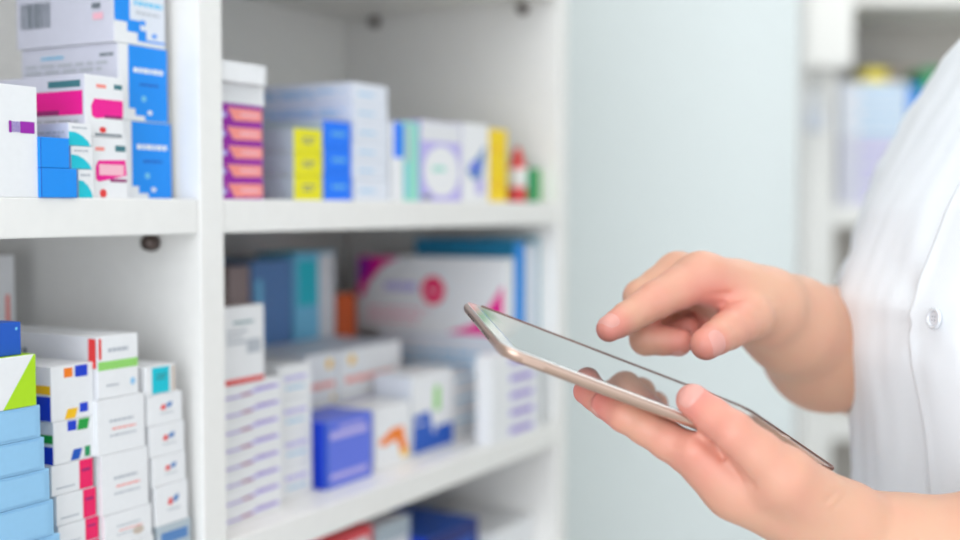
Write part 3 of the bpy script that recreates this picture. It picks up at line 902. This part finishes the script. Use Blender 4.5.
Rgro = [(Q(700, 299, 698), Q(730, 292, 710), 2.0, 1.2), (Q(712, 307, 704), Q(735, 301, 714), 1.8, .9), (Q(766, 300, 725), Q(768, 326, 717), 2.0, .6),
        (Q(664, 294, 690), Q(654, 288, 692), 1.4, .45), (Q(632, 312, 682), Q(625, 307, 683), 1.2, .4), (Q(650, 352, 700), Q(655, 335, 700), 1.6, .5), (Q(724, 320, 684), Q(733, 326, 684), 1.4, .4)]
f_right = make_sdf(Rcore, Rf, 14, 7, Rgro)

# --- rest of the body: trunk, neck, head, upper left arm (coarse, clothed)
def w2c(v):
    v = Vector(v) - CP
    return np.array([v.x, -v.dot(UP), v.dot(FW)]) * 1000
PF = Vector((-.906, -.423, 0)); PR = Vector((-.423, .906, 0))     # the person's front and right
hs = [.58, .75, .90, 1.02, 1.08, 1.15, 1.21, 1.26, 1.30, 1.335, 1.365]
aa = [.205, .185, .170, .163, .163, .165, .168, .165, .145, .11, .076]
bb = [.155, .135, .120, .112, .112, .114, .115, .110, .096, .080, .066]
def torso_c(h):
    return Vector((float(np.interp(h, [0.05, .60, .955, 1.005, 1.05, 1.085, 1.15, 1.21, 1.28, 1.6], [.42, .405, .401, .394, .383, .382, .404, .436, .468, .480])), .797, h))
hd = torso_c(1.5); hd.z = 1.52
hd = hd + PF * .055
Bcore = []
def bc(a, ra, b, rb): Bcore.append((w2c(a), ra, w2c(b), rb))
for s in (-1, 1):
    hip = torso_c(.86) + PR * (.085 * s); knee = torso_c(.5) + PR * (.095 * s) + PF * .02; ank = torso_c(.09) + PR * (.1 * s) - PF * .01
    bc(hip, 78, knee, 52); bc(knee, 52, ank, 36); bc(ank, 36, ank + PF * .13 - Vector((0, 0, .05)), 30)
    bc(torso_c(1.0) + PR * .07 * s, 66, torso_c(1.20) + PR * .07 * s, 52)
    bc(torso_c(1.0) + PR * .07 * s, 76, hip, 86)
    bc(torso_c(1.21) + PR * .09 * s, 42, torso_c(1.30), 48)
bc(torso_c(1.29), 52, hd - PF * .03 + Vector((0, 0, -.03)), 50)
f_elb = elb + np.array([20, -60, 5])
Bcore.append((f_elb, 44, w2c(torso_c(1.24) - PR * .145), 48))
Bcore.append((w2c(torso_c(1.24) + PR * .10), 40, P(1012, 135, 950), 40))
hc = w2c(hd)
upv, fv, rv = w2c(hd + Vector((0, 0, 1))) - hc, w2c(hd + PF) - hc, w2c(hd + PR) - hc
upv, fv, rv = (v / np.linalg.norm(v) for v in (upv, fv, rv))
def bex(p, d):
    q = p - hc
    x, y, z = q @ rv, q @ fv, q @ upv
    sk = (np.sqrt((x / 76) ** 2 + ((y + 4) / 95) ** 2 + ((z - 8) / 112) ** 2) - 1) * 84
    jaw = (np.sqrt((x / 56) ** 2 + ((y - 22) / 62) ** 2 + ((z + 52) / 58) ** 2) - 1) * 57
    h_ = smin(sk, jaw, 25)
    nose = seg(p, hc + fv * 86 + upv * 8, hc + fv * 104 - upv * 26, 7, 11)
    h_ = smin(h_, nose, 10)
    for s in (-1, 1):
        eye = np.linalg.norm(p - (hc + fv * 92 + upv * 6 + rv * 31 * s), axis=1) - 13
        h_ = np.maximum(h_, -eye) if False else h_ + 5 * np.exp(-((eye + 13) / 14) ** 2)
        ear = seg(p, hc + rv * 78 * s + upv * 10 - fv * 6, hc + rv * 76 * s - upv * 20 - fv * 2, 11, 7)
        h_ = smin(h_, ear, 5)
    lips = seg(p, hc + fv * 88 - upv * 55 - rv * 20, hc + fv * 88 - upv * 55 + rv * 20, 6, 6)
    h_ = smin(h_, lips, 5)
    return smin(d, h_, 14)
f_body = make_sdf(Bcore, [], 25, 5, (), bex)

def bounds(core, fingers, pad=6):
    pts = [np.r_[a, ra] for a, ra, b, rb in core] + [np.r_[b, rb] for a, ra, b, rb in core] + [np.r_[a, r] for ch in fingers for a, r in ch]
    q = np.array(pts)
    return (q[:, :3] - q[:, 3:]).min(0) - pad, (q[:, :3] + q[:, 3:]).max(0) + pad
verts, faces, tone = [], [], []
base_i = 0
def warm_pts(ch, w_): return [(ch[-1][0], w_), (ch[1][0], w_ * .35)]
warmL = [(c[-1][0], 20, 1.0) for c in Lf] + [(c[1][0], 13, .35) for c in Lf] + [(P(745, 465, 600), 40, .35), (P(700, 440, 620), 40, .55)]
warmR = [(c[-1][0], 15, 1.0) for c in Rf] + [(Q(710, 305, 705), 24, .75), (Q(672, 322, 712), 22, .7), (Q(690, 275, 705), 22, .3), (Q(655, 300, 690), 20, .35), (Q(735, 325, 690), 25, .35)]
for f, b, h_, warm in ((f_left, bounds(Lcore, Lf), 1.45, warmL), (f_right, bounds(Rcore, Rf), 1.5, warmR), (f_body, None, 9.0, [])):
    if b is None:
        lo_, hi_ = bounds(Bcore, [], 20)
        lo_ = np.minimum(lo_, hc - 150); hi_ = np.maximum(hi_, hc + 150)
    else:
        lo_, hi_ = b
    v, q = nets(f, lo_, hi_, h_)
    t = np.zeros(len(v))
    for c_, r_, a_ in warm:
        dd = np.linalg.norm(v - c_, axis=1)
        t = np.maximum(t, a_ * np.exp(-(dd / r_) ** 2))
    verts.append(v); faces.append(q + base_i); tone.append(t)
    base_i += len(v)
verts = np.concatenate(verts); faces = np.concatenate(faces); tone = np.concatenate(tone)
PO = torso_c(.05); PO.z = 0
def towrld(v):
    v = v / 1000
    w_ = np.array(CP)[None] + v[:, :1] * np.array([[1, 0, 0]]) - v[:, 1:2] * np.array(UP)[None] + v[:, 2:3] * np.array(FW)[None]
    return w_ - np.array(PO)[None]
vw = towrld(verts)
me = bpy.data.meshes.new('body')
me.from_pydata(vw.tolist(), [], faces[:, ::-1].tolist())
me.update()
for p in me.polygons: p.use_smooth = True
at = me.attributes.new('warmth', 'FLOAT', 'POINT')
at.data.foreach_set('value', tone.astype(np.float32))
# skin
def skin_mat():
    m = bpy.data.materials.new('skin')
    m.use_nodes = True
    nt = m.node_tree
    b = nt.nodes['Principled BSDF']
    a = nt.nodes.new('ShaderNodeAttribute'); a.attribute_name = 'warmth'
    tc = nt.nodes.new('ShaderNodeTexCoord')
    n1 = nt.nodes.new('ShaderNodeTexNoise'); n1.inputs['Scale'].default_value = 45; n1.inputs['Detail'].default_value = 4
    n2 = nt.nodes.new('ShaderNodeTexVoronoi'); n2.inputs['Scale'].default_value = 900
    nt.links.new(tc.outputs['Object'], n1.inputs['Vector']); nt.links.new(tc.outputs['Object'], n2.inputs['Vector'])
    mx = nt.nodes.new('ShaderNodeMix'); mx.data_type = 'RGBA'
    mx.inputs[6].default_value = (*lin((.845, .655, .55)), 1)
    mx.inputs[7].default_value = (*lin((.87, .52, .48)), 1)
    ma = nt.nodes.new('ShaderNodeMath'); ma.operation = 'MULTIPLY_ADD'
    nt.links.new(n1.outputs['Fac'], ma.inputs[0]); ma.inputs[1].default_value = .5; ma.inputs[2].default_value = -.22
    mb = nt.nodes.new('ShaderNodeMath'); mb.operation = 'ADD'; mb.use_clamp = True
    nt.links.new(ma.outputs[0], mb.inputs[0]); nt.links.new(a.outputs['Fac'], mb.inputs[1])
    nt.links.new(mb.outputs[0], mx.inputs[0])
    nt.links.new(mx.outputs[2], b.inputs['Base Color'])
    b.inputs['Roughness'].default_value = .5
    b.inputs['Subsurface Weight'].default_value = .25
    b.inputs['Subsurface Radius'].default_value = (1.0, .35, .2)
    b.inputs['Subsurface Scale'].default_value = .006
    bp = nt.nodes.new('ShaderNodeBump'); bp.inputs['Strength'].default_value = .16; bp.inputs['Distance'].default_value = .0004
    nt.links.new(n2.outputs['Distance'], bp.inputs['Height']); nt.links.new(bp.outputs['Normal'], b.inputs['Normal'])
    return m
skin = skin_mat()
me.materials.append(skin)
person = tag(empty('person', PO), 'person in a white short sleeved coat tapping a tablet with the right forefinger', 'person')
body = bpy.data.objects.new('body', me)
C.objects.link(body)
body.parent = person

# fingernails: small shells on the skin
nailm = mat((224, 160, 148), .4, name='nail')
def nail(f, ch, dorsal, halfw, length, back):
    a, b = ch[-2][0], ch[-1][0]
    ax = b - a; ax /= np.linalg.norm(ax)
    dv_ = dorsal - (dorsal @ ax) * ax; dv_ /= np.linalg.norm(dv_)
    sd = np.cross(ax, dv_)
    r = ch[-1][1]
    bm = bmesh.new()
    def at_(s_, t_, lift):
        o_ = b + ax * (back + length * t_) - dv_ * r * .3
        dr = dv_ * math.cos(s_ * halfw) + sd * math.sin(s_ * halfw)
        lo_, hi_ = 0., r * 2.5
        for _ in range(22):
            m_ = (lo_ + hi_) / 2
            if f((o_ + dr * m_)[None])[0] < 0: lo_ = m_
            else: hi_ = m_
        return bm.verts.new(Vector(towrld((o_ + dr * (lo_ + lift))[None])[0]))
    NR, NA = 6, 28
    cen = at_(0, .5, .42)
    prev = None
    for i in range(1, NR + 1):
        ro = i / NR
        ring = []
        for j in range(NA):
            a_ = 2 * math.pi * j / NA
            k_ = (abs(math.cos(a_)) ** 3 + abs(math.sin(a_)) ** 3) ** (-1 / 3)
            ring.append(at_(ro * k_ * math.cos(a_), .5 + .5 * ro * k_ * math.sin(a_), .42 - .6 * ro ** 5))
        for j in range(NA):
            if prev: bm.faces.new((prev[j], prev[(j + 1) % NA], ring[(j + 1) % NA], ring[j]))
            else: bm.faces.new((cen, ring[j], ring[(j + 1) % NA]))
        prev = ring
    bmesh.ops.recalc_face_normals(bm, faces=bm.faces)
    return link('fingernail', bm, nailm, person, smooth=True)
nail(f_left, th, np.array([-.45, -.62, -.64]), .8, 11.5, -5)
nail(f_right, Ridx, np.array([-.3, -.8, -.6]), .88, 11, -5)
nail(f_right, Rth, np.array([.05, .15, -1.0]), .82, 12.5, -6.5)
nail(f_right, Rmid, np.array([.0, 1.0, -.0]), .8, 9, -4)
nail(f_left, Lf[0], -tn, .8, 9, -3)

# ------------------------------------------------------------------ clothing
def cloth_mat(name, rgb):
    m = bpy.data.materials.new(name)
    m.use_nodes = True
    nt = m.node_tree
    b = nt.nodes['Principled BSDF']
    b.inputs['Roughness'].default_value = .8
    b.inputs['Sheen Weight'].default_value = .1
    tc = nt.nodes.new('ShaderNodeTexCoord')
    wv = nt.nodes.new('ShaderNodeTexWave'); wv.inputs['Scale'].default_value = 420; wv.inputs['Distortion'].default_value = 1
    nt.links.new(tc.outputs['Object'], wv.inputs['Vector'])
    b.inputs['Base Color'].default_value = (*lin(tuple(x / 255 for x in rgb)), 1)
    bp = nt.nodes.new('ShaderNodeBump'); bp.inputs['Strength'].default_value = .15; bp.inputs['Distance'].default_value = .0003
    nt.links.new(wv.outputs['Fac'], bp.inputs['Height']); nt.links.new(bp.outputs['Normal'], b.inputs['Normal'])
    return m
coatm = cloth_mat('white_coat_cloth', (240, 243, 247))
BTN = (cam(937, 317, .752))
def coat_pt(th_, h, off=0.0):
    """th_ = 0 at the front, +pi/2 to the person's right"""
    a, b = np.interp(h, hs, aa), np.interp(h, hs, bb)
    c = torso_c(h)
    e = 2.1
    ct, st = math.cos(th_), math.sin(th_)
    k = (abs(ct) ** e + abs(st) ** e) ** (-1 / e)
    p = c + PF * (b * k * ct) + PR * (a * k * st)
    n_ = (PF * ct + PR * st).normalized()
    low_ = max(0, min(1, (1.2 - h) / .4))
    fold = .0009 * math.sin(th_ * 13 + 2.2 * noise.noise(Vector((th_ * 1.5, h * 3, 1.3))) + h * 4) * (.25 + .75 * low_)
    fold += .003 * noise.noise(Vector((th_ * 3, h * 6, 7.7))) + .0012 * noise.noise(Vector((th_ * 9 + h * 12, h * 9 - th_ * 5, 2.1)))
    # pull lines that run out of the button
    dxp = (p - BTN)
    rr_ = dxp.length
    ang = math.atan2(dxp.z, dxp.dot(PR))
    fold += .0016 * math.sin(ang * 7 + .6) * math.exp(-(rr_ / .07)) * min(1, (rr_ / .02) ** 2)
    p = p + n_ * (fold + off)
    return p
bm = bmesh.new()
NT, NH = 260, 150
rows = []
for i in range(NH + 1):
    h = hs[0] + (hs[-1] - hs[0]) * i / NH
    rows.append([bm.verts.new(coat_pt(2 * math.pi * j / NT, h) - PO) for j in range(NT)])
for a, b in zip(rows, rows[1:]):
    for j in range(NT):
        bm.faces.new((a[j], a[(j + 1) % NT], b[(j + 1) % NT], b[j]))
bmesh.ops.recalc_face_normals(bm, faces=bm.faces)
coat = link('white_coat', bm, coatm, person, smooth=True)
tag(coat, label='white cotton coat with a buttoned front')
md = coat.modifiers.new('thickness', 'SOLIDIFY'); md.thickness = .0012; md.offset = -1
# button band: a doubled strip down the front
def th_at(px, h):
    best, bt = 1e9, 0
    for k in range(-60, 90):
        t_ = k * .02
        p = coat_pt(t_, h) - CP
        x = 480 + FPX * p.x / p.dot(FW)
        if abs(x - px) < best and (PF * math.cos(t_) + PR * math.sin(t_)).dot(p) < 0.02:
            best, bt = abs(x - px), t_
    return bt
TB0 = th_at(937, BTN.z)
bm = bmesh.new()
prev = None
for i in range(121):
    h = hs[0] + .002 + (1.36 - hs[0]) * i / 120
    wd_ = .017 / np.interp(h, hs, bb)
    row = []
    for j, (s, off) in enumerate(((1.0, -.0006), (.97, .0020), (.9, .0027), (.82, .0021), (.5, .0022), (0, .0022), (-.5, .0022), (-.9, .0022), (-1, .0006))):
        row.append(bm.verts.new(coat_pt(TB0 + s * wd_ , h, off) - PO))
    if prev:
        for j in range(len(row) - 1):
            bm.faces.new((prev[j], prev[j + 1], row[j + 1], row[j]))
    prev = row
bmesh.ops.recalc_face_normals(bm, faces=bm.faces)
link('button_band', bm, coatm, coat, smooth=True)
# buttons
btm = mat((226, 230, 236), .15, name='button_plastic', coat=.6)
def button(h):
    p = coat_pt(TB0, h, .0026)
    pu_ = coat_pt(TB0, h + .004, .0022); pr_ = coat_pt(TB0 + .03, h, .0022)
    Y = (pu_ - p).normalized(); X = (pr_ - p).normalized(); Z = X.cross(Y).normalized()
    if Z.dot(CP - p) < 0: Z = -Z
    X = Y.cross(Z)
    bm = lathe([(.0060, 0), (.0067, .0006), (.0067, .0017), (.0060, .0024), (.0048, .0023), (.0042, .0014), (.0006, .0013)], 30)
    for sx in (-1, 1):
        for sy in (-1, 1):
            add_box(bm, (sx * .0011 - .0004, sy * .0011 - .0004, .0010), (sx * .0011 + .0004, sy * .0011 + .0004, .00155), 1)
    o = link('coat_button', bm, [btm, mat((150, 156, 168), .6)], coat, smooth=False)
    M = Matrix((X, Y, Z)).transposed().to_4x4(); M.translation = p - PO
    o.matrix_local = M
for h in (BTN.z, BTN.z + .125, BTN.z - .125, BTN.z - .25, BTN.z + .25):
    button(h)

def tube(axis, radii, nseg, name, m, fold=.003, seed=1, closed=False):
    """sleeve: rings across a bent axis"""
    bm = bmesh.new()
    pts = [Vector(a) for a in axis]
    N = 60
    prev = None
    L_ = len(pts) - 1
    ref = None
    for i in range(N + 1):
        t = i / N * L_
        k = min(int(t), L_ - 1); fr = t - k
        p0 = pts[max(k - 1, 0)]; p1 = pts[k]; p2 = pts[k + 1]; p3 = pts[min(k + 2, L_)]
        q = .5 * ((2 * p1) + (p2 - p0) * fr + (2 * p0 - 5 * p1 + 4 * p2 - p3) * fr ** 2 + (3 * p1 - p0 - 3 * p2 + p3) * fr ** 3)
        tg = (p2 - p1).normalized()
        if ref is None: ref = Vector((0, 1, 0))
        X = (ref - tg * ref.dot(tg)).normalized(); Y = tg.cross(X)
        r = float(np.interp(t, range(L_ + 1), radii))
        row = []
        for j in range(nseg):
            a = 2 * math.pi * j / nseg
            n_ = X * math.cos(a) + Y * math.sin(a)
            f_ = fold * math.sin(a * 5 + t * 3 + 3 * noise.noise(Vector((math.cos(a), math.sin(a), t * 2 + seed)))) * (i / N) + fold * 1.6 * noise.noise(Vector((math.cos(a) * 2.5, math.sin(a) * 2.5, t * 3.5 + seed)))
            hem = .0012 if i >= N - 6 else 0
            row.append(bm.verts.new(q + n_ * (r + f_ + hem) - PO))
        if prev:
            for j in range(nseg):
                bm.faces.new((prev[j], prev[(j + 1) % nseg], row[(j + 1) % nseg], row[j]))
        prev = row
    bmesh.ops.recalc_face_normals(bm, faces=bm.faces)
    o = link(name, bm, m, coat, smooth=True)
    md = o.modifiers.new('thickness', 'SOLIDIFY'); md.thickness = .0014; md.offset = -1
    return o
shR = torso_c(1.25) + PR * .06
tube([shR, cam(1020, 128, .95), cam(968, 190, .965), cam(938, 250, .97), cam(910, 312, .975)], [.070, .079, .073, .066, .0625], 72, 'coat_sleeve', coatm, fold=.0014, seed=3)
shL = torso_c(1.25) - PR * .07
eL = c2w(f_elb)
sL2 = torso_c(1.23) - PR * .15
tube([shL, sL2, sL2 + (eL - sL2) * .4, sL2 + (eL - sL2) * .75], [.072, .072, .062, .058], 56, 'coat_sleeve', coatm, seed=5)

# trousers and shoes, hair (outside the frame)
trm = cloth_mat('trouser_cloth', (60, 66, 84))
def limb(pairs, name, m, parent):
    core = [(w2c(a), ra, w2c(b), rb) for a, ra, b, rb in pairs]
    lo_, hi_ = bounds(core, [], 18)
    v, q = nets(make_sdf(core, [], 30, 5), lo_, hi_, 8.0)
    me_ = bpy.data.meshes.new(name)
    me_.from_pydata(towrld(v).tolist(), [], q[:, ::-1].tolist())
    for p in me_.polygons: p.use_smooth = True
    me_.materials.append(m)
    o = bpy.data.objects.new(name, me_); C.objects.link(o); o.parent = parent
    return o
legs = []
for s in (-1, 1):
    hip = torso_c(.88) + PR * (.085 * s); knee = torso_c(.5) + PR * (.095 * s) + PF * .02; ank = torso_c(.13) + PR * (.1 * s) - PF * .01
    legs += [(hip, 76, knee, 62), (knee, 68, ank, 56)]
limb(legs, 'trousers', trm, person)
for s in (-1, 1):
    ank = torso_c(.09) + PR * (.1 * s) - PF * .03
    hl = Vector((ank.x, ank.y, .047))
    limb([(hl, 42, hl + PF * .17, 40), (hl, 42, hl + PF * .06 + Vector((0, 0, .03)), 38)], 'shoe', mat((235, 235, 236), .5), person)
hairm = mat((38, 28, 24), .5, name='hair', bump=.4, bscale=160)
def f_hair(p):
    q = p - hc
    x, y, z = q @ rv, q @ fv, q @ upv
    o1 = (np.sqrt((x / 86) ** 2 + ((y + 10) / 103) ** 2 + ((z - 14) / 118) ** 2) - 1) * 90
    face = (np.sqrt((x / 66) ** 2 + ((y - 90) / 70) ** 2 + ((z + 22) / 88) ** 2) - 1) * 70
    bun = np.linalg.norm(q + fv * 112 - upv * 18, axis=1) - 42
    cut = -(z + 40 + .35 * (y * -1))
    return smin(np.maximum(np.maximum(o1, -face), cut), bun, 14)
v, q = nets(f_hair, hc - 190, hc + 190, 7.0)
me_ = bpy.data.meshes.new('hair')
me_.from_pydata(towrld(v).tolist(), [], q[:, ::-1].tolist())
for p in me_.polygons: p.use_smooth = True
me_.materials.append(hairm)
o = bpy.data.objects.new('hair', me_); C.objects.link(o); o.parent = person
